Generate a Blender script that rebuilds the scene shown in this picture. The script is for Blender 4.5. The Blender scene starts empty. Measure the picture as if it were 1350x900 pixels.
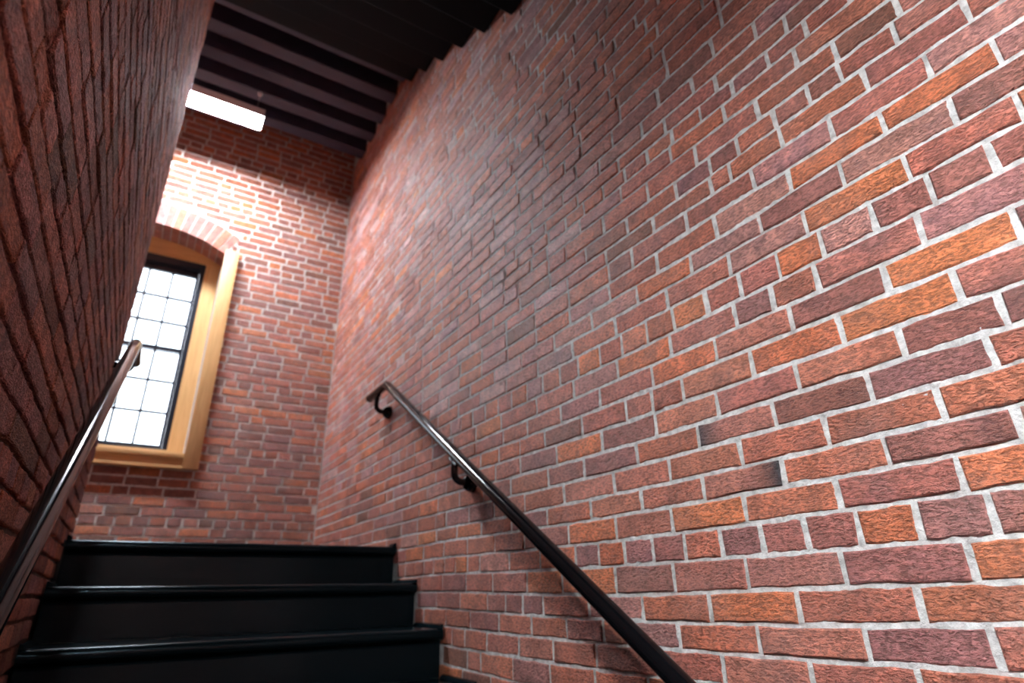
import bpy, bmesh, math, random
import numpy as np
from mathutils import Matrix, Vector, noise

random.seed(7)
scene = bpy.context.scene
C = scene.collection

# ------------------------------------------------------------------ camera
YAW, PITCH, ROLL, FPX = math.radians(31.899), math.radians(23.232), math.radians(-1.156), 770.1
_f = np.array([math.sin(YAW)*math.cos(PITCH), math.cos(YAW)*math.cos(PITCH), math.sin(PITCH)])
_r = np.array([math.cos(YAW), -math.sin(YAW), 0.0])
_u = np.cross(_r, _f)
CAM_R = _r*math.cos(ROLL) + _u*math.sin(ROLL)
CAM_U = -_r*math.sin(ROLL) + _u*math.cos(ROLL)
CAM_F = _f
cam_data = bpy.data.cameras.new('camera')
cam_data.sensor_width = 36.0
cam_data.lens = 36.0*FPX/1350.0
cam_data.clip_start = 0.02
cam_data.dof.use_dof = True
cam_data.dof.focus_distance = 1.12
cam_data.dof.aperture_fstop = 2.8
cam = bpy.data.objects.new('camera', cam_data)
C.objects.link(cam)
cam.matrix_world = Matrix(((CAM_R[0], CAM_U[0], -CAM_F[0], 0), (CAM_R[1], CAM_U[1], -CAM_F[1], 0),
                           (CAM_R[2], CAM_U[2], -CAM_F[2], 0), (0, 0, 0, 1)))
scene.camera = cam

# ------------------------------------------------------------------ world, exposure
world = bpy.data.worlds.new('overcast_sky')
scene.world = world
world.use_nodes = True
bg = world.node_tree.nodes['Background']
bg.inputs['Color'].default_value = (0.80, 0.88, 1.0, 1)
bg.inputs['Strength'].default_value = 4.0
scene.view_settings.view_transform = 'Standard'
scene.view_settings.look = 'None'
scene.view_settings.gamma = 1.0
scene.view_settings.use_curve_mapping = False
scene.view_settings.exposure = 0.6
FRONT_LAMP = 160.0      # emission strength of the two lamps' diffusers
REAR_LAMP = 800.0

# ------------------------------------------------------------------ main measures (metres, camera at the origin)
XR, XL, YB = 1.2, -0.25, 4.944        # faces of the right, left (spine) and end walls
XO, YR = -1.95, -1.75                 # outer left wall and the wall behind the viewer
YE = 3.5                              # end of the spine wall at the upper landing
SPINE = 0.28                          # thickness of the spine wall
RISE, GOING, YTOP, ZTOP, NSTEP = 0.186, 0.303, 3.12, 0.236, 11
ZLOW = ZTOP - RISE*NSTEP              # lower landing
ZCEIL = 3.97                          # underside of the joists above the upper landing
WX0, WX1 = -0.85, 0.19                # window opening in the end wall
WXC = 0.5*(WX0 + WX1)
WZ0, WZS, WRISE = 0.975, 2.715, 0.135 # sill, arch spring line, arch rise
WDEPTH = 0.24
HW = 0.5*(WX1 - WX0)
ARC_R = (HW*HW + WRISE*WRISE)/(2*WRISE)
ARC_Z = WZS + WRISE - ARC_R

def arch_z(x, off=0.0):
    d = (ARC_R + off)**2 - (x - WXC)**2
    return ARC_Z + math.sqrt(max(d, 0.0))

# ------------------------------------------------------------------ helpers
def mesh_obj(name, verts, faces, mat, parent=None, smooth=False):
    me = bpy.data.meshes.new(name)
    me.from_pydata(verts, [], faces)
    me.update()
    if mat: me.materials.append(mat)
    if smooth:
        me.polygons.foreach_set('use_smooth', [True]*len(me.polygons))
    o = bpy.data.objects.new(name, me)
    C.objects.link(o)
    if parent: o.parent = parent
    return o

def from_bm(name, bm, mat, parent=None, smooth=False):
    bmesh.ops.recalc_face_normals(bm, faces=bm.faces)
    me = bpy.data.meshes.new(name)
    bm.to_mesh(me); bm.free()
    me.materials.append(mat)
    if smooth:
        me.polygons.foreach_set('use_smooth', [True]*len(me.polygons))
        if hasattr(me, 'set_sharp_from_angle'):
            me.set_sharp_from_angle(angle=math.radians(40))
    o = bpy.data.objects.new(name, me)
    C.objects.link(o)
    if parent: o.parent = parent
    return o

def empty(name, loc=(0, 0, 0)):
    o = bpy.data.objects.new(name, None)
    o.empty_display_size = 0.1
    o.location = loc
    C.objects.link(o)
    return o

def tag(o, label=None, cat=None, group=None, kind=None):
    if label: o['label'] = label
    if cat: o['category'] = cat
    if group: o['group'] = group
    if kind: o['kind'] = kind
    return o

def add_box(bm, lo, hi, bevel=0.0, seg=1):
    vs = [bm.verts.new((x, y, z)) for x in (lo[0], hi[0]) for y in (lo[1], hi[1]) for z in (lo[2], hi[2])]
    idx = [(0, 1, 3, 2), (4, 6, 7, 5), (0, 4, 5, 1), (2, 3, 7, 6), (0, 2, 6, 4), (1, 5, 7, 3)]
    fs = [bm.faces.new([vs[i] for i in q]) for q in idx]
    if bevel > 0:
        es = list({e for f in fs for e in f.edges})
        bmesh.ops.bevel(bm, geom=es, offset=bevel, segments=seg, affect='EDGES', profile=0.5)
    return vs

def box_obj(name, lo, hi, mat, parent=None, bevel=0.0, seg=1):
    bm = bmesh.new(); add_box(bm, lo, hi, bevel, seg)
    return from_bm(name, bm, mat, parent, smooth=bevel > 0 and seg > 1)

def add_tube(bm, pts, rad, n=20, caps=True, radii=None):
    pts = [Vector(p) for p in pts]
    rings = []
    prev = None
    for i, p in enumerate(pts):
        d = (pts[min(i+1, len(pts)-1)] - pts[max(i-1, 0)]).normalized()
        if prev is None:
            a = Vector((1, 0, 0)) if abs(d.x) < 0.9 else Vector((0, 0, 1))
            nrm = d.cross(a).normalized()
        else:
            nrm = (prev - d*prev.dot(d)).normalized()
        prev = nrm
        b = d.cross(nrm)
        rr = radii[i] if radii else rad
        rings.append([bm.verts.new(p + (nrm*math.cos(2*math.pi*k/n) + b*math.sin(2*math.pi*k/n))*rr) for k in range(n)])
    for a, b in zip(rings, rings[1:]):
        for k in range(n):
            bm.faces.new((a[k], a[(k+1) % n], b[(k+1) % n], b[k]))
    if caps:
        bm.faces.new(rings[0][::-1]); bm.faces.new(rings[-1])

def extrude_profile(name, prof, x0, x1, mat, parent, smooth=True):
    """profile = [(y, z)...] closed, swept along x"""
    n = len(prof)
    vs = [(x0, y, z) for y, z in prof] + [(x1, y, z) for y, z in prof]
    fs = [(i, (i+1) % n, n+(i+1) % n, n+i) for i in range(n)] + [tuple(range(n))[::-1], tuple(range(n, 2*n))]
    bm = bmesh.new()
    bv = [bm.verts.new(v) for v in vs]
    for f in fs: bm.faces.new([bv[i] for i in f])
    return from_bm(name, bm, mat, parent, smooth)

# ------------------------------------------------------------------ materials
def new_mat(name):
    m = bpy.data.materials.new(name)
    m.use_nodes = True
    nt = m.node_tree
    return m, nt, nt.nodes['Principled BSDF']

def N(nt, t, **kw):
    n = nt.nodes.new(t)
    for k, v in kw.items():
        if k in n.inputs: n.inputs[k].default_value = v
        else: setattr(n, k, v)
    return n

def simple(name, col, rough=0.5, spec=0.5, metal=0.0, bump=0.0, bscale=60, vary=0.0, coat=0.0):
    m, nt, b = new_mat(name)
    b.inputs['Base Color'].default_value = (*col, 1)
    b.inputs['Roughness'].default_value = rough
    b.inputs['Specular IOR Level'].default_value = spec
    b.inputs['Metallic'].default_value = metal
    b.inputs['Coat Weight'].default_value = coat
    geo = N(nt, 'ShaderNodeNewGeometry')
    no = N(nt, 'ShaderNodeTexNoise', Scale=bscale, Detail=4.0)
    nt.links.new(geo.outputs['Position'], no.inputs['Vector'])
    if vary:
        mx = N(nt, 'ShaderNodeMix', data_type='RGBA')
        mx.inputs[6].default_value = (*[c*(1-vary) for c in col], 1)
        mx.inputs[7].default_value = (*[min(1, c*(1+vary)) for c in col], 1)
        nt.links.new(no.outputs['Fac'], mx.inputs[0])
        nt.links.new(mx.outputs[2], b.inputs['Base Color'])
    if bump:
        bp = N(nt, 'ShaderNodeBump', Strength=bump, Distance=0.004)
        nt.links.new(no.outputs['Fac'], bp.inputs['Height'])
        nt.links.new(bp.outputs['Normal'], b.inputs['Normal'])
    return m

def brick_material(name, along, rough=0.5, spec=0.6, relief=1.0):
    """fired clay: the colour of each brick is stored with it; grain, drag marks and specks are procedural.
    along = axis the courses run along ('x' or 'y')"""
    m, nt, b = new_mat(name)
    L = nt.links.new
    geo = N(nt, 'ShaderNodeNewGeometry')
    at = N(nt, 'ShaderNodeAttribute', attribute_name='Col')
    mp = N(nt, 'ShaderNodeMapping')
    mp.inputs['Scale'].default_value = (0.38, 1, 1) if along == 'x' else (1, 0.38, 1)
    L(geo.outputs['Position'], mp.inputs['Vector'])
    mott = N(nt, 'ShaderNodeTexNoise', Scale=17.0, Detail=4.0, Roughness=0.6)
    L(geo.outputs['Position'], mott.inputs['Vector'])
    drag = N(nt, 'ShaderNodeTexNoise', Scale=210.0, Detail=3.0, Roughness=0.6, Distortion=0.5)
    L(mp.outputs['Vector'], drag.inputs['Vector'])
    grain = N(nt, 'ShaderNodeTexNoise', Scale=420.0, Detail=2.0, Roughness=0.6)
    L(geo.outputs['Position'], grain.inputs['Vector'])
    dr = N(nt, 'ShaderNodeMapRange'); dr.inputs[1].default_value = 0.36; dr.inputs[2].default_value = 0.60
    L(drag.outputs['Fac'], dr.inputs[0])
    # colour
    v1 = N(nt, 'ShaderNodeMapRange'); v1.inputs[1].default_value = 0.3; v1.inputs[2].default_value = 0.7
    v1.inputs[3].default_value = 0.72; v1.inputs[4].default_value = 1.22
    L(mott.outputs['Fac'], v1.inputs[0])
    v2 = N(nt, 'ShaderNodeMapRange'); v2.inputs[1].default_value = 0.38; v2.inputs[2].default_value = 0.58  # drag-mark streaks, with shade of their hollows painted in as darker colour
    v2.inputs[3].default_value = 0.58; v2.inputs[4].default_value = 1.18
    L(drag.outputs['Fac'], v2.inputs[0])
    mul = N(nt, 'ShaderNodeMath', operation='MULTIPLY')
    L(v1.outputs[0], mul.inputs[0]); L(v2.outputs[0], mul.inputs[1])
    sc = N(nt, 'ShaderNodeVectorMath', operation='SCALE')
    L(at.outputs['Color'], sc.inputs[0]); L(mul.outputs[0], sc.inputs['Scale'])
    # pale lime specks and haze
    sp = N(nt, 'ShaderNodeTexNoise', Scale=95.0, Detail=5.0, Roughness=0.75)
    L(geo.outputs['Position'], sp.inputs['Vector'])
    spr = N(nt, 'ShaderNodeMapRange'); spr.inputs[1].default_value = 0.66; spr.inputs[2].default_value = 0.74
    L(sp.outputs['Fac'], spr.inputs[0])
    hz = N(nt, 'ShaderNodeTexNoise', Scale=6.0, Detail=3.0)
    L(geo.outputs['Position'], hz.inputs['Vector'])
    hzr = N(nt, 'ShaderNodeMapRange'); hzr.inputs[1].default_value = 0.5; hzr.inputs[2].default_value = 0.8
    hzr.inputs[4].default_value = 0.3
    L(hz.outputs['Fac'], hzr.inputs[0])
    mx = N(nt, 'ShaderNodeMath', operation='MAXIMUM')
    sc2 = N(nt, 'ShaderNodeMath', operation='MULTIPLY'); sc2.inputs[1].default_value = 0.55
    L(spr.outputs[0], sc2.inputs[0]); L(sc2.outputs[0], mx.inputs[0]); L(hzr.outputs[0], mx.inputs[1])
    mix = N(nt, 'ShaderNodeMix', data_type='RGBA')
    # purplish fired patches
    pp = N(nt, 'ShaderNodeTexNoise', Scale=11.0, Detail=3.0, Roughness=0.55)
    L(geo.outputs['Position'], pp.inputs['Vector'])
    ppr = N(nt, 'ShaderNodeMapRange'); ppr.inputs[1].default_value = 0.52; ppr.inputs[2].default_value = 0.68
    ppr.inputs[4].default_value = 0.55
    L(pp.outputs['Fac'], ppr.inputs[0])
    pm = N(nt, 'ShaderNodeMix', data_type='RGBA', blend_type='MULTIPLY')
    L(ppr.outputs[0], pm.inputs[0]); L(sc.outputs[0], pm.inputs[6]); pm.inputs[7].default_value = (0.62, 0.70, 0.86, 1)
    L(mx.outputs[0], mix.inputs[0]); L(pm.outputs[2], mix.inputs[6])
    mix.inputs[7].default_value = (0.42, 0.27, 0.245, 1)
    L(mix.outputs[2], b.inputs['Base Color'])
    b.inputs['Roughness'].default_value = rough
    b.inputs['Specular IOR Level'].default_value = spec
    b1 = N(nt, 'ShaderNodeBump', Strength=1.0, Distance=0.0045*relief)
    b2 = N(nt, 'ShaderNodeBump', Strength=0.8, Distance=0.003*relief)
    b3 = N(nt, 'ShaderNodeBump', Strength=0.6, Distance=0.012)
    L(mott.outputs['Fac'], b3.inputs['Height'])
    L(b3.outputs['Normal'], b1.inputs['Normal'])
    L(dr.outputs[0], b1.inputs['Height'])
    L(grain.outputs['Fac'], b2.inputs['Height']); L(b1.outputs['Normal'], b2.inputs['Normal'])
    L(b2.outputs['Normal'], b.inputs['Normal'])
    return m

def mortar_material(name, col):
    m, nt, b = new_mat(name)
    L = nt.links.new
    geo = N(nt, 'ShaderNodeNewGeometry')
    n1 = N(nt, 'ShaderNodeTexNoise', Scale=40.0, Detail=6.0, Roughness=0.7)
    n2 = N(nt, 'ShaderNodeTexNoise', Scale=260.0, Detail=3.0, Roughness=0.7)
    L(geo.outputs['Position'], n1.inputs['Vector']); L(geo.outputs['Position'], n2.inputs['Vector'])
    cr = N(nt, 'ShaderNodeValToRGB')
    cr.color_ramp.elements[0].position = 0.3; cr.color_ramp.elements[0].color = (*[c*0.5 for c in col], 1)
    cr.color_ramp.elements[1].position = 0.62; cr.color_ramp.elements[1].color = (*col, 1)
    L(n1.outputs['Fac'], cr.inputs['Fac'])
    L(cr.outputs['Color'], b.inputs['Base Color'])
    b.inputs['Roughness'].default_value = 0.85
    b.inputs['Specular IOR Level'].default_value = 0.3
    b1 = N(nt, 'ShaderNodeBump', Strength=0.7, Distance=0.008)
    b2 = N(nt, 'ShaderNodeBump', Strength=0.6, Distance=0.003)
    L(n1.outputs['Fac'], b1.inputs['Height']); L(n2.outputs['Fac'], b2.inputs['Height'])
    L(b1.outputs['Normal'], b2.inputs['Normal']); L(b2.outputs['Normal'], b.inputs['Normal'])
    return m

def wood_material(name, dark, light, axis):
    m, nt, b = new_mat(name)
    L = nt.links.new
    geo = N(nt, 'ShaderNodeNewGeometry')
    mp = N(nt, 'ShaderNodeMapping')
    s = [14.0, 14.0, 14.0]; s['xyz'.index(axis)] = 1.0
    mp.inputs['Scale'].default_value = s
    L(geo.outputs['Position'], mp.inputs['Vector'])
    n1 = N(nt, 'ShaderNodeTexNoise', Scale=4.0, Detail=6.0, Roughness=0.6, Distortion=0.4)
    L(mp.outputs['Vector'], n1.inputs['Vector'])
    cr = N(nt, 'ShaderNodeValToRGB')
    cr.color_ramp.elements[0].position = 0.3; cr.color_ramp.elements[0].color = (*dark, 1)
    cr.color_ramp.elements[1].position = 0.7; cr.color_ramp.elements[1].color = (*light, 1)
    L(n1.outputs['Fac'], cr.inputs['Fac']); L(cr.outputs['Color'], b.inputs['Base Color'])
    b.inputs['Roughness'].default_value = 0.4
    return m

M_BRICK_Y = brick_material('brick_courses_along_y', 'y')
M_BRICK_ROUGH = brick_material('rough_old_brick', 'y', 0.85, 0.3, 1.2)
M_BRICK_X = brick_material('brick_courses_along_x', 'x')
M_MORTAR = mortar_material('lime_mortar', (0.78, 0.79, 0.78))
M_MORTAR_OLD = mortar_material('old_grey_mortar', (0.42, 0.38, 0.34))
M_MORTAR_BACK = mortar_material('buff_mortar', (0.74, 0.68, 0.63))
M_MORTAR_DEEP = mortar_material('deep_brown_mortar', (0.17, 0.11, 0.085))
M_STAIR = simple('black_gloss_stair_paint', (0.003, 0.0066, 0.0085), 0.19, 0.22, bump=0.12, bscale=45)
M_STAIR.node_tree.nodes['Principled BSDF'].inputs['Specular Tint'].default_value = (0.5, 0.8, 1.0, 1)
M_RAIL = simple('black_gloss_rail_paint', (0.004, 0.004, 0.005), 0.11, 0.3, bump=0.03, bscale=80)
M_CEIL = simple('dark_painted_timber', (0.026, 0.032, 0.075), 0.55, 0.4, vary=0.3, bscale=12)
M_JOIST = simple('dark_joist_timber', (0.044, 0.042, 0.072), 0.6, 0.4, vary=0.25, bscale=9)
M_SOFFIT = simple('dark_stair_soffit', (0.0038, 0.0038, 0.005), 0.7, 0.15)
M_PINE_V = wood_material('honey_oak_upright', (0.56, 0.32, 0.125), (0.70, 0.44, 0.20), 'z')
M_PINE_H = wood_material('honey_oak_level', (0.56, 0.32, 0.125), (0.70, 0.44, 0.20), 'x')
M_SASH = simple('dark_blue_black_sash', (0.010, 0.014, 0.024), 0.3, 0.5)
M_WHITE = simple('white_enamel', (0.75, 0.76, 0.78), 0.4)
M_STEEL = simple('steel_cable', (0.5, 0.5, 0.52), 0.3, metal=1.0)
M_FLOOR = simple('dark_landing_boards', (0.010, 0.010, 0.012), 0.3, 0.5, vary=0.3)

def glass_material():
    m = bpy.data.materials.new('clear_window_glass')
    m.use_nodes = True
    nt = m.node_tree
    nt.nodes.clear()
    out = N(nt, 'ShaderNodeOutputMaterial')
    tr = N(nt, 'ShaderNodeBsdfTransparent'); tr.inputs['Color'].default_value = (0.96, 0.98, 0.98, 1)
    gl = N(nt, 'ShaderNodeBsdfGlossy'); gl.inputs['Roughness'].default_value = 0.03
    fr = N(nt, 'ShaderNodeFresnel', IOR=1.45)
    mx = N(nt, 'ShaderNodeMixShader')
    nt.links.new(fr.outputs[0], mx.inputs[0]); nt.links.new(tr.outputs[0], mx.inputs[1])
    nt.links.new(gl.outputs[0], mx.inputs[2]); nt.links.new(mx.outputs[0], out.inputs['Surface'])
    return m
M_GLASS = glass_material()

def lamp_material(name, col, strength):
    m, nt, b = new_mat(name)
    b.inputs['Base Color'].default_value = (0.8, 0.8, 0.8, 1)
    b.inputs['Emission Color'].default_value = (*col, 1)
    b.inputs['Emission Strength'].default_value = strength
    return m
M_LAMP_F = lamp_material('cool_white_diffuser', (0.90, 0.93, 1.0), FRONT_LAMP)
M_LAMP_R = lamp_material('neutral_white_diffuser', (0.93, 0.97, 1.0), REAR_LAMP)

# ------------------------------------------------------------------ brick colours (linear)
RED = [(0.36, 0.120, 0.078), (0.34, 0.108, 0.070), (0.38, 0.130, 0.080), (0.33, 0.114, 0.086), (0.36, 0.130, 0.094), (0.36, 0.113, 0.064)]
ORANGE = [(0.46, 0.145, 0.060), (0.44, 0.13, 0.058)]
DARK = [(0.27, 0.104, 0.086), (0.26, 0.106, 0.096), (0.28, 0.102, 0.080)]
BROWN = [(0.19, 0.075, 0.05), (0.21, 0.08, 0.058)]
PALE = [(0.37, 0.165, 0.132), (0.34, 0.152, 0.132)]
WHITISH = [(0.38, 0.19, 0.17), (0.34, 0.18, 0.175), (0.40, 0.24, 0.225)]  # whitest brick tones, used on the far upper right wall
CHARCOAL = (0.035, 0.033, 0.042)

def pick_colour(rng, cls=None):
    if cls is None:
        t = rng.random()
        cls = 'N' if t < 0.72 else 'O' if t < 0.79 else 'D' if t < 0.90 else 'P' if t < 0.98 else 'B'
    pal = {'N': RED, 'O': ORANGE, 'D': DARK, 'B': BROWN, 'P': PALE, 'W': WHITISH}[cls]
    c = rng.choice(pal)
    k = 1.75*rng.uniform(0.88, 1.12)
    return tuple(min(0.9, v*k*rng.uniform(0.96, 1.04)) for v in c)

# ------------------------------------------------------------------ brick geometry
def brick_shape(q, proud, rng, nl=4, back=0.03, rough=0.0016, chamfer=0.0035):
    """q = wall-plane corners (s0,s1, z00,z10 (bottom at s0,s1), z01,z11 (top)).
    Returns verts (s, z, depth out of the wall) and faces."""
    s0, s1, b0, b1, t0, t1 = q
    per = []
    for i in range(nl):
        u = i/nl; per.append((u, 0.0))
    per.append((1.0, 0.0))
    for i in range(nl):
        u = 1 - i/nl; per.append((u, 1.0))
    per.append((0.0, 1.0))
    n = len(per)
    out, inn = [], []
    H = 0.5*((t0-b0) + (t1-b1)); Ls = s1 - s0
    for (u, v) in per:
        s = s0 + u*Ls
        z = (b0 + u*(b1-b0))*(1-v) + (t0 + u*(t1-t0))*v
        js, jz = rng.uniform(-rough, rough), rng.uniform(-rough, rough)
        cs = 0.004 if u in (0.0, 1.0) else 0.0
        out.append((s + js + (cs*0.4 if u == 0 else -cs*0.4 if u == 1 else 0), z + jz))
    verts = []
    for (s, z) in out: verts.append((s, z, -back))
    for (s, z) in out: verts.append((s, z, proud - chamfer*rng.uniform(0.7, 1.3)))
    ds, dz = chamfer/max(Ls, 1e-4), chamfer/max(H, 1e-4)
    cs, cz = 0.5*(s0+s1), 0.25*(b0+b1+t0+t1)
    for (s, z) in out:
        verts.append((s + (cs-s)*2*ds, z + (cz-z)*2*dz, proud + rng.uniform(-0.0008, 0.0008)))
    faces = []
    for r in (0, 1):
        for i in range(n):
            j = (i+1) % n
            faces.append((r*n+i, r*n+j, (r+1)*n+j, (r+1)*n+i))
    # front cap as a strip of quads
    for i in range(nl):
        a, b2 = 2*n + i, 2*n + i + 1
        c, d = 2*n + (2*nl + 1 - i - 1), 2*n + (2*nl + 1 - i)
        faces.append((a, b2, c, d))
    return verts, faces, n, per

def project_area(P):
    """pixels that a quad of wall points covers in the photograph (0 if outside the frame)"""
    P = np.asarray(P)
    w = P @ CAM_F
    if (w < 0.1).any(): return 0.0
    x = 675 + FPX*(P @ CAM_R)/w; y = 450 - FPX*(P @ CAM_U)/w
    if x.max() < 0 or x.min() > 1350 or y.max() < 0 or y.min() > 900: return 0.0
    a = 0.5*abs(sum(x[i]*y[(i+1) % 4] - x[(i+1) % 4]*y[i] for i in range(4)))
    x = np.clip(x, 0, 1350); y = np.clip(y, 0, 900)
    ac = 0.5*abs(sum(x[i]*y[(i+1) % 4] - x[(i+1) % 4]*y[i] for i in range(4)))
    return ac

def lay_bricks(wall, bricks, place, mat, flip, hidden=lambda s, z: False, limit=300):
    """bricks: dicts with q, col, proud, tint; place maps (s, z, depth) to the world.
    The 300 that show largest are objects, the rest one joined part."""
    for b in bricks:
        s0, s1, b0, b1, t0, t1 = b['q']
        P = [place(s0, b0, 0), place(s1, b1, 0), place(s1, t1, 0), place(s0, t0, 0)]
        b['area'] = 0.0 if hidden(0.5*(s0+s1), 0.25*(b0+b1+t0+t1)) else project_area(P)
    bricks = sorted(bricks, key=lambda b: -b['area'])
    rng = random.Random(99)
    vs, fs, cs = [], [], []
    for i, b in enumerate(bricks):
        single = i < limit and b['area'] > 0
        if b['area'] <= 0 and limit == 0 or not single:
            nl = 1 if b['area'] < 120 else 3
        else:
            nl = 5
        v, f, n, per = brick_shape(b['q'], b['proud'], rng, nl=nl, rough=b.get('rough', 0.0021), chamfer=b.get('chamfer', 0.0035))
        cols = []
        for k in range(len(v)):
            u = per[k % n][0]
            c = b['col']
            if b.get('burn') == 'lo' and u < 0.12 or b.get('burn') == 'hi' and u > 0.88: c = CHARCOAL
            elif b.get('burn') == 'lo' and u < 0.25 or b.get('burn') == 'hi' and u > 0.75:
                c = tuple(0.55*a + 0.45*e for a, e in zip(c, CHARCOAL))
            cols.append((*c, 1.0))
        w = [place(*p) for p in v]
        if flip: f = [q[::-1] for q in f]
        if single:
            o = mesh_obj('brick', w, f, mat, wall)
            ca = o.data.color_attributes.new('Col', 'FLOAT_COLOR', 'POINT')
            ca.data.foreach_set('color', np.array(cols, dtype=np.float32).ravel())
        else:
            base = len(vs)
            vs += w; cs += cols
            fs += [tuple(base+k for k in q) for q in f]
    if vs:
        o = mesh_obj('brick_courses', vs, fs, mat, wall)
        ca = o.data.color_attributes.new('Col', 'FLOAT_COLOR', 'POINT')
        ca.data.foreach_set('color', np.array(cs, dtype=np.float32).ravel())
        tag(o, kind='stuff')

def grid_patch(verts, faces, place, s0, s1, z0, z1, step, amp, depth, sc=70.0):
    ns, nz = max(1, round((s1-s0)/step)), max(1, round((z1-z0)/step))
    base = len(verts)
    for j in range(nz+1):
        z = z0 + (z1-z0)*j/nz
        for i in range(ns+1):
            s = s0 + (s1-s0)*i/ns
            d = depth
            if amp: d += amp*noise.noise((s*sc, z*sc, 3.1)) + 0.6*amp*noise.noise((s*sc*0.25, z*sc*0.25, 9.7))
            verts.append(place(s, z, d))
    for j in range(nz):
        for i in range(ns):
            a = base + j*(ns+1) + i
            faces.append((a, a+1, a+ns+2, a+ns+1))

# ================================================================== RIGHT WALL
place_r = lambda s, z, d: (XR - d, s, z)
# measured bed joints: smooth surface + the wander of single courses
BC = [0.00966, 0.68229, -0.01148, -0.02393, 0.01327, 0.00266, 0.00947, -0.00385]
BW = {-4: [(2.412, -0.0019)], -3: [(1.205, 0.0088), (2.416, -0.0009)], -2: [(0.465, 0.0083), (0.77, 0.0081), (1.297, 0.005), (2.419, 0.002)], -1: [(0.444, 0.0075), (0.755, -0.0008), (1.287, -0.003), (2.422, 0.0011)], 0: [(0.425, 0.0005), (0.738, 0.0015), (1.277, -0.0082), (2.425, 0.0005)], 1: [(0.405, -0.0016), (0.721, 0.0002), (1.265, 0.0012), (2.428, 0.0029)], 2: [(0.382, 0.0043), (0.703, 0.0029), (1.255, 0.0003), (2.431, 0.0032)], 3: [(0.362, 0.0031), (0.687, -0.0005), (1.244, -0.0009), (2.434, 0.0033)], 4: [(0.344, -0.0058), (0.671, -0.0046), (1.234, -0.0054), (2.437, -0.0078)], 5: [(0.324, -0.0067), (0.655, -0.007), (1.224, -0.0083), (2.44, -0.0044)], 6: [(0.305, -0.0112), (0.638, -0.0062), (1.214, -0.012), (2.444, 0.0042)], 7: [(0.284, -0.01), (0.621, -0.0084), (1.203, -0.0094), (2.447, 0.0044)], 8: [(0.263, -0.0084), (0.603, -0.0024), (1.192, -0.0053), (2.449, -0.0008)], 9: [(0.242, -0.0057), (0.587, -0.0045), (1.181, -0.0012), (2.452, -0.0082)], 10: [(0.22, 0.0018), (0.569, 0.0001), (1.171, -0.0028), (2.455, -0.0033)], 11: [(0.198, 0.0059), (0.551, 0.0066), (1.159, 0.0073), (2.459, 0.0072)], 12: [(0.18, 0.0011), (0.534, 0.0079), (0.694, 0.0064), (1.148, 0.0067)], 13: [(0.159, 0.004), (0.229, 0.0049), (0.517, 0.0099), (0.792, -0.0028), (1.138, 0.0056)], 14: [(0.139, 0.0055), (0.292, 0.002), (0.503, 0.0023), (0.932, 0.012), (1.128, 0.0045)], 15: [(0.154, 0.0), (0.364, 0.0042), (0.486, 0.0037), (1.042, 0.012)], 16: [(0.211, -0.0038), (0.47, 0.0047), (1.108, 0.0016)], 17: [(0.262, -0.0045), (0.509, 0.0), (1.097, 0.0023)], 18: [(0.321, -0.0065), (0.439, -0.0007), (0.577, 0.0033), (1.086, 0.0102)], 19: [(0.422, 0.0019), (0.639, 0.0015), (1.076, 0.0056)], 20: [(0.7, -0.007), (1.067, -0.0004)], 21: [(1.058, -0.0082)], 22: [(0.827, -0.008), (1.048, -0.0078)]}
HJ = {-3: [0.62, 0.826, 1.045, 1.259, 1.504, 1.719, 1.928, 2.155, 2.335], -2: [0.49, 0.701, 0.937, 1.172, 1.334, 1.463, 1.641, 1.843, 2.064], -1: [0.588, 0.825, 1.06, 1.292, 1.526, 1.767, 1.897, 2.012, 2.148], 0: [0.489, 0.712, 0.94, 1.165, 1.393, 1.656, 1.864, 2.106, 2.328], 1: [0.438, 0.552, 0.663, 0.776, 0.885, 1.001, 1.116, 1.23, 1.346, 1.459, 1.576, 1.774, 1.982, 2.21], 2: [0.465, 0.688, 0.917, 1.148, 1.373, 1.605, 1.873, 2.087, 2.321], 3: [0.361, 0.574, 0.8, 1.028, 1.256, 1.484, 1.723, 1.96, 2.198, 2.42], 4: [0.461, 0.682, 0.902, 1.135, 1.364, 1.619, 1.866, 2.091, 2.307], 5: [0.362, 0.573, 0.794, 1.022, 1.255, 1.501, 1.709, 1.961, 2.18, 2.4], 6: [0.326, 0.495, 0.719, 0.946, 1.168, 1.404, 1.652, 1.889, 2.077], 7: [0.377, 0.6, 0.827, 1.052, 1.168, 1.282, 1.499, 1.718, 1.891, 2.05, 2.206], 8: [0.487, 0.703, 0.925, 1.157, 1.398, 1.614, 1.833, 2.013, 2.251], 9: [0.402, 0.622, 0.737, 0.847, 1.074, 1.303, 1.532, 1.764, 2.03], 10: [0.259, 0.362, 0.476, 0.592, 0.704, 0.816, 0.927, 1.05, 1.157], 11: [0.196, 0.389, 0.616, 0.835, 1.06], 12: [0.285, 0.511, 0.726, 0.959], 13: [0.193, 0.404, 0.626, 0.857, 1.083], 14: [0.295, 0.504, 0.72, 0.951], 15: [0.206, 0.408, 0.622, 0.78, 0.845, 1.076], 16: [0.327, 0.451, 0.53, 0.627, 0.741, 0.837, 0.969], 17: [0.306, 0.447, 0.665, 0.88, 1.083], 18: [0.763, 0.969], 19: [0.838], 20: [0.767, 0.975]}
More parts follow.
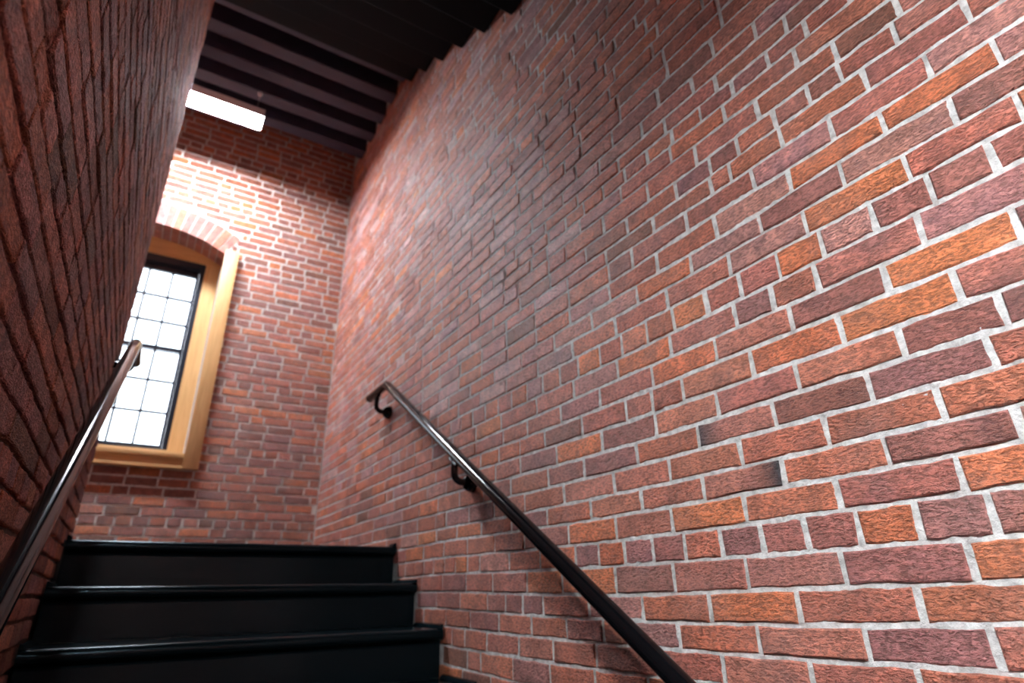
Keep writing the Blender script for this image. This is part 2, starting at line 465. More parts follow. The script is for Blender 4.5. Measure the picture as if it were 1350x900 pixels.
SPECIAL = {
 'O': [(0.933, -0.04), (0.597, 0.105), (0.447, 0.031), (0.344, 0.577), (0.485, 0.506), (1.031, 0.569), (0.392, 0.18), (0.453, 0.801), (1.403, 0.105), (1.47, 0.045), (2.127, 0.517), (0.998, 0.706), (0.565, 0.923), (0.286, 0.919), (1.413, 0.163)],
 'N': [(0.557, 0.345), (0.927, 0.344), (0.731, -0.038), (0.82, -0.1), (0.7, 0.17), (0.8, 0.4), (0.99, 0.045), (1.15, -0.04), (0.62, 0.2), (0.4, 0.33), (0.46, -0.04), (0.75, 0.29), (0.95, 0.24), (0.6, 0.44), (0.85, 0.52), (0.75, 0.6)],
 'D': [(0.497, 0.107), (0.413, 0.11), (0.601, 0.026), (0.54, -0.105), (0.459, 0.26), (0.576, 0.582), (0.399, 0.43), (0.31, 0.437), (0.464, 0.378), (0.3, 0.73), (0.232, 0.714), (0.478, 1.121), (0.794, 1.131), (1.511, 0.094), (1.305, 0.103), (0.832, 0.027), (0.934, 0.096), (0.824, 0.103), (1.234, -0.096), (2.044, -0.011), (1.947, -0.011), (1.839, -0.028), (1.81, 0.468), (0.716, 0.087), (2.16, -0.09), (1.23, 0.104)],
 'B': [(1.687, 1.15), (1.223, 1.04), (0.409, 1.175), (0.344, 1.155), (1.838, 0.975)],
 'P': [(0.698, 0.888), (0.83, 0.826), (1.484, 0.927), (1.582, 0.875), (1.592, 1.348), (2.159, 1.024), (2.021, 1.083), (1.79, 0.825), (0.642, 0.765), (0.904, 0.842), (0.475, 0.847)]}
BURNT = [(0.975, 0.352, 'hi'), (0.863, 0.232, 'lo')]
COURSE = 0.0672

def bed_z(k, s):
    kc = min(max(k, -4), 22)
    sc = min(max(s, 0.1), 2.5)
    q = kc/10
    z = float(np.dot(BC, (1, q, q*q, sc, q*sc, q*q*sc, sc*sc, q*sc*sc)))
    w = BW.get(k)
    if w:
        if s > 2.5: fade = max(0.0, 1-(s-2.5)/0.8)
        else: fade = 1.0
        z += fade*float(np.interp(sc, [p[0] for p in w], [p[1] for p in w]))
    return z + (k-kc)*COURSE

def stair_z(y):
    if y >= YTOP: return ZTOP
    return ZTOP - RISE*(1 + math.floor((YTOP - y)/GOING))

def course_joints(k, lo, hi, rng, stretch=0.2265, header=0.113, known=None, bond=9, first=1):
    hdr = (k - first) % bond == 0
    p = header if hdr else stretch
    if known:
        js = sorted(known)
    else:
        js = [lo + p*rng.uniform(0, 1) if not hdr else lo + p*0.5]
        js = [js[0] + (p*0.5 if k % 2 else 0)]
    while js[-1] < hi - p*0.55:
        js.append(js[-1] + (p if rng.random() < 0.93 or hdr else header)*rng.uniform(0.965, 1.03))
    while js[0] > lo + p*0.55:
        js.insert(0, js[0] - p*rng.uniform(0.965, 1.03))
    js = [j for j in js if lo + 0.03 < j < hi - 0.03]
    return [lo] + js + [hi]

vs, fs = [], []
Z0W = ZLOW - 0.1
grid_patch(vs, fs, place_r, 0.05, 2.3, -0.42, 2.05, 0.0075, 0.0022, -0.0031)
grid_patch(vs, fs, place_r, 2.3, YB, -0.42, ZCEIL+0.4, 0.03, 0.0015, -0.0031)
grid_patch(vs, fs, place_r, 0.05, 2.3, 2.05, ZCEIL+0.4, 0.03, 0.0015, -0.0031)
grid_patch(vs, fs, place_r, YR, 0.05, Z0W, ZCEIL+0.4, 0.5, 0, -0.0031)
grid_patch(vs, fs, place_r, 0.05, YB, Z0W, -0.42, 0.5, 0, -0.0031)
fs = [q[::-1] for q in fs]
# body of the wall behind the face
b = len(vs)
vs += [(XR+0.006, YR, Z0W), (XR+0.006, YB+0.35, Z0W), (XR+0.006, YB+0.35, ZCEIL+0.4), (XR+0.006, YR, ZCEIL+0.4),
       (XR+0.35, YR, Z0W), (XR+0.35, YB+0.35, Z0W), (XR+0.35, YB+0.35, ZCEIL+0.4), (XR+0.35, YR, ZCEIL+0.4)]
fs += [(b+4, b+5, b+6, b+7), (b, b+4, b+7, b+3), (b+1, b+2, b+6, b+5), (b+3, b+7, b+6, b+2), (b, b+1, b+5, b+4)]
wall_right = mesh_obj('wall_right', vs, fs, M_MORTAR)
tag(wall_right, 'tall red brick wall with pale mortar rising along the right of the stairs', kind='structure')

bricks = []
rng = random.Random(21)
JT = 0.0090      # joint thickness
for k in range(-28, 60):
    if bed_z(k, 1.0) > ZCEIL+0.3: break
    js = course_joints(k, YR, YB, rng, known=HJ.get(k))
    jt = rng.uniform(0.0075, 0.0105)
    for a, b in zip(js, js[1:]):
        mid = 0.5*(a+b)
        s0, s1 = a + 0.5*JT*rng.uniform(0.75, 1.2), b - 0.5*JT*rng.uniform(0.75, 1.2)
        if s1 - s0 < 0.02: continue
        if bed_z(k+1, mid) < stair_z(mid) - 0.02: continue
        q = (s0, s1, bed_z(k, s0)+jt/2, bed_z(k, s1)+jt/2, bed_z(k+1, s0)-jt/2, bed_z(k+1, s1)-jt/2)
        cls = None; burn = None
        zm = 0.25*sum(q[2:])
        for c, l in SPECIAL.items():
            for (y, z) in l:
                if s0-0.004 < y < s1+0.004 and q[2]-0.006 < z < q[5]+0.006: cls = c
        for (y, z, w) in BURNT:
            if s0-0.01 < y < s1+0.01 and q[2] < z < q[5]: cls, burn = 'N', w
        if cls is None and mid > 1.5 and zm > 0.7 and rng.random() < 0.2: cls = 'W'      # some whiter bricks on the far upper stretch
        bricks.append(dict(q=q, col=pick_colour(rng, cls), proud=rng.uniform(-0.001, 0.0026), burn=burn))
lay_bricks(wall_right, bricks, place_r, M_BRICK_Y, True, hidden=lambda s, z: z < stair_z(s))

# ================================================================== LEFT (SPINE) WALL
place_l = lambda s, z, d: (XL + d, s, z)
YS = -0.45
vs, fs = [], []
grid_patch(vs, fs, place_l, YS, YE-0.012, -0.3, 2.4, 0.012, 0.005, -0.012)
grid_patch(vs, fs, place_l, YS, YE-0.012, 2.4, ZCEIL+0.05, 0.05, 0.002, -0.010)
grid_patch(vs, fs, place_l, YS, YE-0.012, Z0W, -0.3, 0.5, 0, -0.010)
b = len(vs)
x0, x1 = XL-SPINE, XL-0.010
vs += [(x0, YS, Z0W), (x1, YS, Z0W), (x1, YE-0.012, Z0W), (x0, YE-0.012, Z0W),
       (x0, YS, ZCEIL+0.05), (x1, YS, ZCEIL+0.05), (x1, YE-0.012, ZCEIL+0.05), (x0, YE-0.012, ZCEIL+0.05)]
fs += [(b, b+4, b+5, b+1), (b+2, b+6, b+7, b+3), (b+3, b+7, b+4, b), (b+4, b+7, b+6, b+5), (b, b+1, b+2, b+3)]
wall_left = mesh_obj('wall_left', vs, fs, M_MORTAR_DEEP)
tag(wall_left, 'rough dark red brick wall close on the left of the stairs', kind='structure')
bricks = []
rng = random.Random(5)
for k in range(-28, 62):
    zb = 0.013 + k*0.068
    if zb > ZCEIL-0.02: break
    js = course_joints(k, YS, YE, rng, stretch=0.228, bond=7, first=3)
    ph1, ph2 = rng.uniform(0, 6), rng.uniform(0, 6)
    wob = lambda s, p: 0.004*math.sin(3.1*s+p)
    for a, b in zip(js, js[1:]):
        s0, s1 = a + 0.001, b - 0.001
        if s1 - s0 < 0.02 or zb + 0.07 < stair_z(0.5*(a+b)) - 0.02: continue
        g = rng.uniform(0.005, 0.008)
        q = (s0, s1, zb+g+wob(s0, k*0.7), zb+g+wob(s1, k*0.7), zb+0.068-g+wob(s0, k*0.7+0.7), zb+0.068-g+wob(s1, k*0.7+0.7))
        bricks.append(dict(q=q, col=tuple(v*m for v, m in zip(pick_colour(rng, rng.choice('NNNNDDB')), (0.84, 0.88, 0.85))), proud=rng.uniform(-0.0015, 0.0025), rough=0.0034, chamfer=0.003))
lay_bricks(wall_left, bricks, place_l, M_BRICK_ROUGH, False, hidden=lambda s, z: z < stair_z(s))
# end face of the spine wall (towards the upper landing) and its far side
bricks = []
for k in range(-1, 62):
    zb = 0.013 + k*0.068
    if zb > ZCEIL-0.02: break
    cut = [XL-SPINE, XL-SPINE+0.1, XL] if k % 2 else [XL-SPINE, XL-0.11, XL]
    for a, b in zip(cut, cut[1:]):
        q = (a+0.005, b-0.005, zb+0.006, zb+0.006, zb+0.062, zb+0.062)
        bricks.append(dict(q=q, col=pick_colour(rng), proud=0.0))
end_place = lambda s, z, d: (s, YE + d, z)
lay_bricks(wall_left, bricks, end_place, M_BRICK_X, True, limit=0, hidden=lambda s, z: True)

# ================================================================== END WALL WITH THE WINDOW
place_b = lambda s, z, d: (s, YB - d, z)
RING = 0.205
vs, fs = [], []
D0 = -0.0028
def rect_b(s0, s1, z0, z1):
    grid_patch(vs, fs, place_b, s0, s1, z0, z1, 0.03, 0.0012, D0)
rect_b(XO, WX0, Z0W, ZCEIL+0.35); rect_b(WX1, XR+0.006, Z0W, ZCEIL+0.35); rect_b(WX0, WX1, Z0W, WZ0-0.03)
NA = 24
xs = [WX0 + (WX1-WX0)*i/NA for i in range(NA+1)]
base = len(vs)
for x in xs: vs += [place_b(x, arch_z(x)+0.004, D0), place_b(x, ZCEIL+0.35, D0), place_b(x, arch_z(x)+0.004, -WDEPTH-0.12)]
for i in range(NA):
    a, c = base+3*i, base+3*i+3
    fs.append((a, c, c+1, a+1)); fs.append((a, a+2, c+2, c))
b = len(vs)
yi, yo = YB-D0, YB+0.36
for x in (WX0-0.004, WX1+0.004):
    vs += [(x, yi, WZ0-0.03), (x, yo, WZ0-0.03), (x, yo, WZS+0.02), (x, yi, WZS+0.02)]
vs += [(WX0, yi, WZ0-0.03), (WX1, yi, WZ0-0.03), (WX1, yo, WZ0-0.03), (WX0, yo, WZ0-0.03)]
fs += [(b, b+1, b+2, b+3), (b+4, b+7, b+6, b+5), (b+8, b+9, b+10, b+11)]
# outer face of the wall
b = len(vs)
for (x0, x1, z0, z1) in ((XO, WX0, Z0W, ZCEIL+0.35), (WX1, XR, Z0W, ZCEIL+0.35), (WX0, WX1, Z0W, WZ0-0.03)):
    b = len(vs); vs += [(x0, yo, z0), (x1, yo, z0), (x1, yo, z1), (x0, yo, z1)]; fs.append((b+1, b, b+3, b+2))
base = len(vs)
for x in xs: vs += [(x, yo, arch_z(x)), (x, yo, ZCEIL+0.35)]
for i in range(NA): fs.append((base+2*i+2, base+2*i, base+2*i+1, base+2*i+3))
wall_back = mesh_obj('wall_back', vs, fs, M_MORTAR_BACK)
tag(wall_back, 'red brick end wall of the landing around the arched window', kind='structure')
bricks = []
rng = random.Random(33)
CB = 0.0672
for k in range(-1, 62):
    zb = 0.2 + k*CB
    if zb > ZCEIL+0.25: break
    js = course_joints(k, XO, XR, rng, stretch=0.207, header=0.103, bond=8, first=4)
    zm = zb + CB/2
    # the gap cut by the opening and its arch ring at this height
    gap = None
    if zm < WZS and zb + CB > WZ0 - 0.06: gap = (WX0, WX1)
    elif zm >= WZS:
        top = arch_z(WXC, RING)
        if zb < top - 0.012:
            w = math.sqrt(max((ARC_R+RING)**2 - (max(zb, WZS) - ARC_Z)**2, 0))
            lim = (zb-ARC_Z)*HW*1.05/(ARC_R*0.97)      # the ring's skewed ends
            w = min(w, HW*(1 + (zm-WZS)/ARC_R) + 0.01)
            if zb > WZS + RING*0.8: w = min(w, math.sqrt(max((ARC_R+RING)**2 - (zb - ARC_Z)**2, 0)))
            gap = (WXC-w, WXC+w)
    for a, b in zip(js, js[1:]):
        parts = [(a, b)]
        if gap:
            parts = []
            if a < gap[0]: parts.append((a, min(b, gap[0]+0.004)))
            if b > gap[1]: parts.append((max(a, gap[1]-0.004), b))
        for a2, b2 in parts:
            s0, s1 = a2 + 0.0055, b2 - 0.0055
            if s1 - s0 < 0.025: continue
            g = rng.uniform(0.0058, 0.0078)
            w0, w1 = rng.uniform(-0.0015, 0.0015), rng.uniform(-0.0015, 0.0015)
            q = (s0, s1, zb+g+w0, zb+g+w1, zb+CB-g+w0, zb+CB-g+w1)
            t = rng.random()
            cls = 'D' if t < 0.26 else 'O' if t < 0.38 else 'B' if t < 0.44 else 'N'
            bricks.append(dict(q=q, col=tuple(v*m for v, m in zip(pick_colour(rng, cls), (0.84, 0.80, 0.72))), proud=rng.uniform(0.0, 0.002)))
def hid_b(s, z):
    # behind the stairs' landing edge or the spine wall as the viewer sees it
    return z < ZTOP + 0.15 or s < XL*YB/YE
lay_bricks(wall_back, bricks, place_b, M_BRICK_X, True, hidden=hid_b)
# arch: bricks on edge, their soffits seen from below
half = math.asin(HW/ARC_R)
nv = 17
rng = random.Random(8)
for i in range(nv):
    a0 = -half + 2*half*i/nv + 0.0038; a1 = -half + 2*half*(i+1)/nv - 0.0038
    for j, (d0, d1) in enumerate(((0.003, -0.115), (-0.125, -WDEPTH-0.03))):
        v = []
        for d in (d0, d1):
            for (ang, off) in ((a0, 0.0), (a1, 0.0), (a1, RING), (a0, RING)):
                v.append(place_b(WXC + (ARC_R+off)*math.sin(ang), ARC_Z + (ARC_R+off)*math.cos(ang), d))
        f = [(0, 1, 2, 3), (7, 6, 5, 4), (0, 4, 5, 1), (1, 5, 6, 2), (2, 6, 7, 3), (3, 7, 4, 0)]
        o = mesh_obj('brick', v, f, M_BRICK_X, wall_back)
        ca = o.data.color_attributes.new('Col', 'FLOAT_COLOR', 'POINT')
        c = pick_colour(rng, rng.choice('NND'))
        ca.data.foreach_set('color', np.array([(*c, 1.0)]*8, dtype=np.float32).ravel())

# ================================================================== OTHER WALLS OF THE STAIRWELL (out of view)
def plain_wall(name, place, s0, s1, mat, flip, label, thick):
    vs, fs = [], []
    grid_patch(vs, fs, place, s0, s1, Z0W, ZCEIL+0.4, 3.0, 0, -0.005)
    if flip: fs = [q[::-1] for q in fs]
    b = len(vs)
    for d in (-0.005, -thick):
        vs += [place(s0, Z0W, d), place(s1, Z0W, d), place(s1, ZCEIL+0.4, d), place(s0, ZCEIL+0.4, d)]
    fs += [(b+4, b+5, b+6, b+7), (b, b+1, b+5, b+4), (b+1, b+2, b+6, b+5), (b+2, b+3, b+7, b+6), (b+3, b, b+4, b+7)]
    o = mesh_obj(name, vs, fs, M_MORTAR_OLD)
    tag(o, label, kind='structure')
    rng = random.Random(len(name))
    bricks = []
    for k in range(0, 90):
        zb = Z0W + 0.1 + k*0.068
        if zb > ZCEIL+0.25: break
        js = course_joints(k, s0, s1, rng)
        for a, b in zip(js, js[1:]):
            bricks.append(dict(q=(a+0.006, b-0.006, zb+0.006, zb+0.006, zb+0.062, zb+0.062), col=pick_colour(rng), proud=0.001))
    lay_bricks(o, bricks, place, mat, flip, limit=0, hidden=lambda s, z: True)
    return o
plain_wall('wall_outer', lambda s, z, d: (XO + d, s, z), YR, YB, M_BRICK_Y, False, 'brick outer wall beyond the spine wall', 0.3)
plain_wall('wall_rear', lambda s, z, d: (s, YR + d, z), XO, XR, M_BRICK_X, False, 'brick wall behind the viewer at the lower landing', 0.3)

# ================================================================== FLOORS
fl = box_obj('floor', (XO, YR, ZLOW-0.12), (XR, YTOP-GOING*(NSTEP-1), ZLOW), M_FLOOR)
tag(fl, 'dark boarded lower landing floor', kind='structure')
fl2 = box_obj('floor_landing', (XO, YTOP+0.04, ZTOP-0.16), (XR-0.004, YB-0.004, ZTOP), M_FLOOR)
tag(fl2, 'dark upper landing floor below the window', kind='structure')
fl3 = box_obj('floor_shaft', (XO, YTOP-GOING*(NSTEP-1), ZLOW-0.12), (XR, YB, ZLOW-0.02), M_FLOOR)
tag(fl3, 'dark floor under the stair flights', kind='structure')

# ================================================================== STAIRCASE
st = empty('staircase', (0.5*(XL+XR), YTOP-GOING*(NSTEP-1), ZLOW))
tag(st, 'black gloss painted staircase with rounded nosings between the two brick walls', 'staircase')
def world_parent(o, p):
    o.parent = p
    o.matrix_parent_inverse = Matrix.Translation(p.location).inverted()
TX0, TX1 = XL+0.008, XR-0.006
TH = 0.044
for i in range(NSTEP):
    y, z = YTOP - GOING*i, ZTOP - RISE*i
    # rounded nosing profile
    prof = [(y + 0.30 + (0.03 if i else -0.22), z), ]
    r = TH/2
    for a in range(0, 181, 15):
        t = math.radians(90 + a)
        prof.append((y + r*0.9 + r*0.9*math.cos(t), z - r + r*math.sin(t)))
    prof.append((prof[0][0], z - TH))
    t = extrude_profile('tread', prof, TX0, TX1, M_STAIR, st); world_parent(t, st)
    # scotia moulding under the nosing
    cy = y + 0.034
    prof = [(cy-0.018, z-TH)] + [(cy-0.018 + 0.018*math.sin(math.radians(a)), z-TH-0.018*(1-math.cos(math.radians(a)))) for a in (20, 40, 60, 80, 90)] + [(cy+0.004, z-TH-0.018), (cy+0.004, z-TH)]
    m = extrude_profile('scotia', prof, TX0, TX1, M_STAIR, st); world_parent(m, st)
    rz0 = z - RISE
    rr = box_obj('riser', (TX0, y+0.034, rz0), (TX1, y+0.056, z-TH+0.002), M_STAIR); world_parent(rr, st)
    # quarter-round beads along both walls
    for (xa, xb, sgn) in ((TX0, TX0+0.02, 1), (TX1-0.02, TX1, -1)):
        bm = bmesh.new()
        n = 6
        yy0, yy1 = y + 0.006, y + (0.29 if i else 0.07)
        ring = []
        for yy in (yy0, yy1):
            x0 = xa if sgn > 0 else xb
            row = [bm.verts.new((x0, yy, z))] + [bm.verts.new((x0 + sgn*0.02*math.sin(math.radians(90*k/n)), yy, z + 0.018*math.cos(math.radians(90*k/n)))) for k in range(n+1)]
            ring.append(row)
        for k in range(n+2):
            k2 = (k+1) % (n+2)
            bm.faces.new((ring[0][k], ring[0][k2], ring[1][k2], ring[1][k]))
        bm.faces.new(ring[0][::-1]); bm.faces.new(ring[1])
        q = from_bm('wall_bead', bm, M_STAIR, st, True); world_parent(q, st)

# ================================================================== CEILING OVER THE LANDING
ceil = box_obj('ceiling', (XO, YTOP+0.2, ZCEIL+0.27), (XR, YB, ZCEIL+0.33), M_CEIL)
tag(ceil, 'dark boarded ceiling with exposed joists over the landing', kind='structure')
for yc in (3.515, 3.79, 4.065, 4.335, 4.61):
    j = box_obj('joist', (XO, yc-0.062, ZCEIL), (XR-0.001, yc+0.062, ZCEIL+0.272), M_JOIST, ceil, bevel=0.004)
j = box_obj('trimmer', (XO, 3.28, ZCEIL-0.01), (XR-0.001, 3.36, ZCEIL+0.272), M_SOFFIT, ceil, bevel=0.004)
low = box_obj('ceiling_rear', (XO, YR, ZCEIL-RISE*NSTEP+0.02), (XR-0.001, 3.34-GOING*NSTEP, ZCEIL-RISE*NSTEP+0.30), M_CEIL)
tag(low, 'dark ceiling over the lower landing', kind='structure')
top = box_obj('ceiling_shaft', (XO, YR, ZCEIL+0.331), (XR, YB, ZCEIL+0.40), M_CEIL)
tag(top, 'dark deck above the stair shaft', kind='structure')

# underside of the next flight, stepping down towards the viewer
up = empty('staircase', (0.5*(XL+XR), 3.34-GOING*NSTEP, ZCEIL-RISE*NSTEP))
tag(up, 'black stepped underside of the upper stair flight high against the right wall', 'staircase')
for i in range(1, NSTEP+1):
    y0, y1, z = 3.34 - GOING*i, 3.34 - GOING*(i-1), ZCEIL - RISE*i
    t = box_obj('tread', (XL+0.008, y0, z), (XR-0.006, y1+0.028, z+0.045), M_SOFFIT, up, bevel=0.006); world_parent(t, up)
    r_ = box_obj('riser', (XL+0.008, y1+0.002, z+0.04), (XR-0.006, y1+0.026, z+RISE+0.004), M_SOFFIT, up); world_parent(r_, up)

# ================================================================== WINDOW
win = empty('window_1', (WXC, YB+WDEPTH, WZ0))
tag(win, 'tall arched sash window with honey oak surround and dark frame', kind='structure')
YW = YB + WDEPTH
SX0, SX1 = WXC-0.405, WXC+0.405            # sash frame, outer
SZ0, SZ1 = 1.055, 2.70
def wpart(o): world_parent(o, win); return o
# inner oak lining in the recess: jambs, head under the arch, sill board
wpart(box_obj('jamb_lining', (SX1, YW, WZ0), (WX1-0.002, YW+0.09, SZ1), M_PINE_V, None, 0.003))
wpart(box_obj('jamb_lining', (WX0+0.002, YW, WZ0), (SX0, YW+0.09, SZ1), M_PINE_V, None, 0.003))
bm = bmesh.new()
pts = [(WX0+0.002, SZ1)] + [(WX1-0.002, SZ1)] + [(x, arch_z(x)-0.001) for x in reversed(xs[1:-1])]
pts = [(WX0+0.002, SZ1), (WX1-0.002, SZ1), (WX1-0.002, WZS)] + [(x, arch_z(x)-0.001) for x in reversed(xs[1:-1])] + [(WX0+0.002, WZS)]
lo = [bm.verts.new((x, YW-0.001, z)) for x, z in pts]; hi = [bm.verts.new((x, YW+0.09, z)) for x, z in pts]
bm.faces.new(lo); bm.faces.new(hi[::-1])
for i in range(len(pts)):
    j = (i+1) % len(pts); bm.faces.new((lo[i], hi[i], hi[j], lo[j]))
wpart(from_bm('head_lining', bm, M_PINE_H))
wpart(box_obj('sill_lining', (SX0-0.001, YW+0.001, WZ0), (SX1+0.001, YW+0.09, SZ0), M_PINE_H, None, 0.002))
# stool, apron and lower bead on the face of the wall
wpart(box_obj('stool', (WX0-0.01, YB-0.05, 0.945), (WX1+0.012, YW+0.002, 0.985), M_PINE_H, None, 0.005, 2))
wpart(box_obj('apron', (WX0-0.01, YB-0.014, 0.890), (WX1+0.010, YB+0.02, 0.946), M_PINE_H, None, 0.002))
wpart(box_obj('bead', (WX0-0.01, YB-0.045, 0.868), (WX1+0.010, YB+0.02, 0.891), M_PINE_H, None, 0.004, 2))
# flat casings on the wall face at both sides
for (xa, xb) in ((WX1+0.002, WX1+0.108), (WX0-0.108, WX0-0.002)):
    wpart(box_obj('casing', (xa, YB-0.055, 0.872), (xb, YB+0.012, 2.735), M_PINE_V, None, 0.004, 2))
# dark frame round both sashes
fw = 0.036
ya, yb2 = YW+0.012, YW+0.10
wpart(box_obj('frame_stile', (SX0, ya, SZ0), (SX0+fw, yb2, SZ1), M_SASH, None, 0.003))
wpart(box_obj('frame_stile', (SX1-fw, ya, SZ0), (SX1, yb2, SZ1), M_SASH, None, 0.003))
wpart(box_obj('frame_head', (SX0+fw, ya, SZ1-0.065), (SX1-fw, yb2, SZ1), M_SASH, None, 0.003))
wpart(box_obj('frame_sill', (SX0+fw, ya, SZ0), (SX1-fw, yb2, SZ0+0.015), M_SASH, None, 0.003))
def sash(z0, z1, y, bot, topr):
    x0, x1 = SX0+fw+0.001, SX1-fw-0.001
    s = empty('sash', (0.5*(x0+x1), y, z0)); s.parent = win
    s.matrix_parent_inverse = Matrix.Translation(win.location).inverted()
    def put(o):
        o.parent = s; o.matrix_parent_inverse = Matrix.Translation(s.location).inverted()
    sw = 0.022
    put(box_obj('stile', (x0, y, z0), (x0+sw, y+0.035, z1), M_SASH, None, 0.003))
    put(box_obj('stile', (x1-sw, y, z0), (x1, y+0.035, z1), M_SASH, None, 0.003))
    put(box_obj('bottom_rail', (x0+sw, y, z0), (x1-sw, y+0.035, z0+bot), M_SASH, None, 0.003))
    put(box_obj('top_rail', (x0+sw, y, z1-topr), (x1-sw, y+0.035, z1), M_SASH, None, 0.003))
    gx0, gx1, gz0, gz1 = x0+sw, x1-sw, z0+bot, z1-topr
    mw = 0.0085
    xsn = [gx0 + (gx1-gx0)*i/4 for i in range(5)]; zsn = [gz0 + (gz1-gz0)*i/3 for i in range(4)]
    for x in xsn[1:-1]: put(box_obj('muntin', (x-mw, y+0.006, gz0), (x+mw, y+0.03, gz1), M_SASH))
    for z in zsn[1:-1]: put(box_obj('muntin', (gx0, y+0.005, z-mw), (gx1, y+0.031, z+mw), M_SASH))
    for a in range(4):
        for c in range(3):
            put(box_obj('pane', (xsn[a]+0.003, y+0.016, zsn[c]+0.003), (xsn[a+1]-0.003, y+0.019, zsn[c+1]-0.003), M_GLASS))
sash(SZ0+0.015, 1.895, YW+0.025, 0.022, 0.036)
sash(1.862, SZ1-0.066, YW+0.062, 0.032, 0.055)
# daylight portal in the opening
pl = bpy.data.lights.new('window_portal', 'AREA'); pl.shape = 'RECTANGLE'; pl.size = SX1-SX0; pl.size_y = SZ1-SZ0
pl.cycles.is_portal = True
po = bpy.data.objects.new('window_portal', pl); C.objects.link(po)
po.location = (WXC, YW+0.2, 0.5*(SZ0+SZ1)); po.rotation_euler = (math.radians(-90), 0, 0)

# ================================================================== HANDRAILS
RR = 0.0255
def handrail(x, wallx, label, brackets, zoff=0.0, ytop=3.213, ztop=1.157, yend=3.52):
    sl = 0.638
    ybot = 0.12
    root = empty('handrail', (x, ybot, ztop + sl*(ybot-ytop)))
    tag(root, label, 'handrail', 'black pipe handrails on the stair walls')
    rz = lambda y: ztop + zoff + (sl*(y-ytop) if y < ytop else 0.0)
    # rail with tight mitred bend at the top and a level run over the landing
    bm = bmesh.new()
    pts = [(x, ybot-0.25, rz(ybot)), (x, ybot-0.03, rz(ybot)), (x, ybot+0.03, rz(ybot)+0.02)]
    pts += [(x, y, rz(y)) for y in (0.3, 0.9, 1.5, 2.1, 2.7, 3.0, ytop-0.02)]
    pts += [(x, ytop-0.006, rz(ytop)-0.006), (x, ytop+0.006, rz(ytop)-0.001), (x, ytop+0.02, rz(ytop)), (x, yend-0.004, rz(ytop))]
    add_tube(bm, pts, RR, 24)
    o = from_bm('rail', bm, M_RAIL, None, True); world_parent(o, root)
    bm = bmesh.new()
    add_tube(bm, [(x, yend-0.006, rz(ytop)), (x, yend, rz(ytop)), (x, yend+0.004, rz(ytop)), (x, yend+0.007, rz(ytop))], RR, 24, True, [RR+0.001, RR+0.001, RR*0.9, RR*0.55])
    o = from_bm('end_cap', bm, M_RAIL, None, True); world_parent(o, root)
    sg = 1 if wallx > x else -1
    for y in brackets:
        z = rz(y)
        zr = z - 0.118
        br = empty('bracket', (wallx, y, zr)); world_parent(br, root)
        def put(o):
            o.parent = br; o.matrix_parent_inverse = Matrix.Translation(br.location).inverted()
        bm = bmesh.new()
        add_tube(bm, [(wallx+sg*0.004, y, zr), (wallx-sg*0.008, y, zr), (wallx-sg*0.026, y, zr), (wallx-sg*0.040, y, zr), (wallx-sg*0.046, y, zr)], 0.03, 20, True, [0.041, 0.041, 0.036, 0.026, 0.015])
        put(from_bm('rosette', bm, M_RAIL, None, True))
        bm = bmesh.new()
        dx = x - wallx
        arm = [(wallx-sg*0.012, y, zr), (wallx + dx*0.62, y, zr)]
        for a in range(15, 91, 15):
            t = math.radians(a)
            arm.append((wallx + dx*0.62 + dx*0.38*math.sin(t), y, zr + 0.034*(1-math.cos(t))))
        arm.append((x, y, z-RR+0.004))
        add_tube(bm, arm, 0.015, 14, True, [0.017]+[0.015]*(len(arm)-2)+[0.016])
        put(from_bm('arm', bm, M_RAIL, None, True))
        slv = sl if y < ytop else 0.0
        bm = bmesh.new()
        vs_ = add_box(bm, (x-0.014, y-0.036, z-RR-0.009), (x+0.014, y+0.036, z-RR+0.003), 0.003)
        for v in bm.verts: v.co.z += slv*(v.co.y-y) - (0.004 if slv else 0)
        put(from_bm('saddle', bm, M_RAIL))
        for (oz, oy) in ((0.029, 0.0), (-0.0145, 0.025), (-0.0145, -0.025)):
            bm = bmesh.new()
            add_tube(bm, [(wallx-sg*0.012, y+oy, zr+oz), (wallx-sg*0.024, y+oy, zr+oz), (wallx-sg*0.026, y+oy, zr+oz)], 0.005, 8, True, [0.0055, 0.0055, 0.003])
            put(from_bm('screw', bm, M_RAIL))
    return root
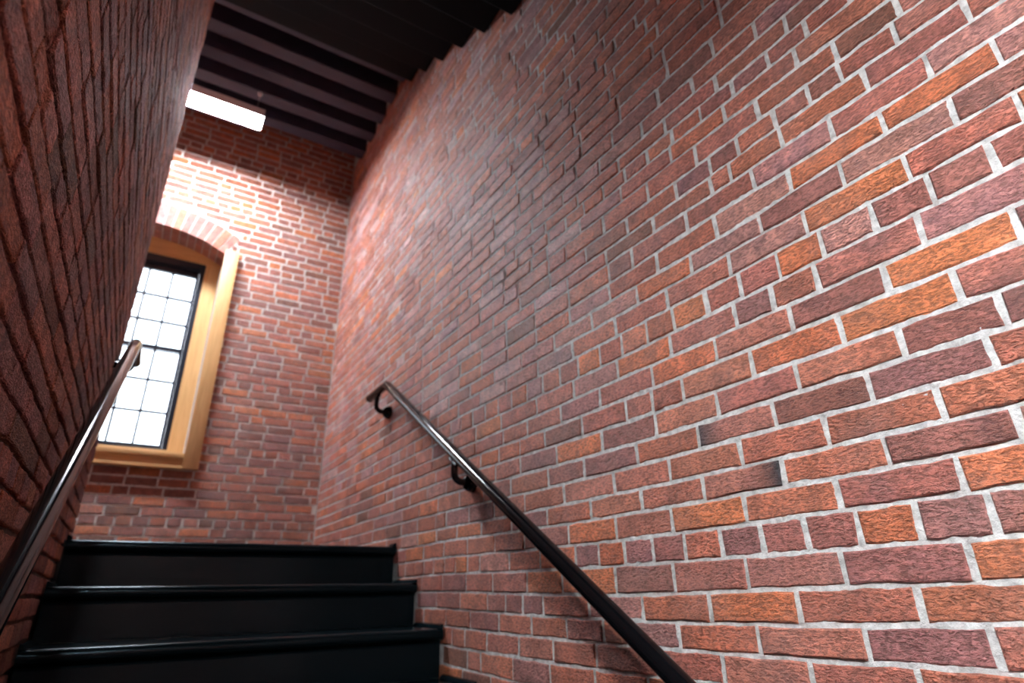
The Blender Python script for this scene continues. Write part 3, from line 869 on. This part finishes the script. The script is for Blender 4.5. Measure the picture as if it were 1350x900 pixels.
handrail(1.11, XR, 'black gloss pipe handrail bracketed to the right brick wall', (1.05, 2.27, 3.38))
handrail(-0.180, XL, 'black gloss pipe handrail close along the dark left brick wall', (0.5, 3.30), zoff=0.005)

# ================================================================== LAMPS
def lamp(xr, yc, zb, mat, label, zc, L=1.22):
    W = 0.185
    xl = xr - L
    root = empty('ceiling_lamp', (0.5*(xl+xr), yc, zb))
    tag(root, label, 'lamp', 'hanging stair lamps')
    bm = bmesh.new()
    lip = 0.022
    # open-bottomed housing: top plate and four skirts
    add_box(bm, (xl, yc-W/2, zb+0.05), (xr, yc+W/2, zb+0.075))
    add_box(bm, (xl, yc-W/2, zb), (xr, yc-W/2+0.004, zb+0.051))
    add_box(bm, (xl, yc+W/2-0.004, zb), (xr, yc+W/2, zb+0.051))
    add_box(bm, (xl, yc-W/2, zb), (xl+0.004, yc+W/2, zb+0.051))
    add_box(bm, (xr-0.004, yc-W/2, zb), (xr, yc+W/2, zb+0.051))
    o = from_bm('housing', bm, M_WHITE); world_parent(o, root)
    o = box_obj('diffuser', (xl+0.005, yc-W/2+0.005, zb+lip-0.016), (xr-0.005, yc+W/2-0.005, zb+0.048), mat); world_parent(o, root)
    for x in (xl+0.06, xr-0.06):
        bm = bmesh.new(); add_tube(bm, [(x, yc, zb+0.07), (x, yc, zc-0.006)], 0.0025, 8)
        c = from_bm('suspension_cable', bm, M_STEEL, None, True); world_parent(c, root)
        bm = bmesh.new(); add_tube(bm, [(x, yc, zc+0.002), (x, yc, zc-0.012), (x, yc, zc-0.022), (x, yc, zc-0.028)], 0.016, 16, True, [0.018, 0.018, 0.014, 0.006])
        c = from_bm('cable_cup', bm, M_WHITE, None, True); world_parent(c, root)
    return root
lamp(0.245, 4.30, 3.66, M_LAMP_F, 'long bright white lamp hanging from the dark joists above the window', ZCEIL)
lamp(-0.22, -0.80, 1.67, M_LAMP_R, 'short white lamp hanging behind the viewer over the lower landing', ZCEIL-RISE*NSTEP+0.02, 0.34)
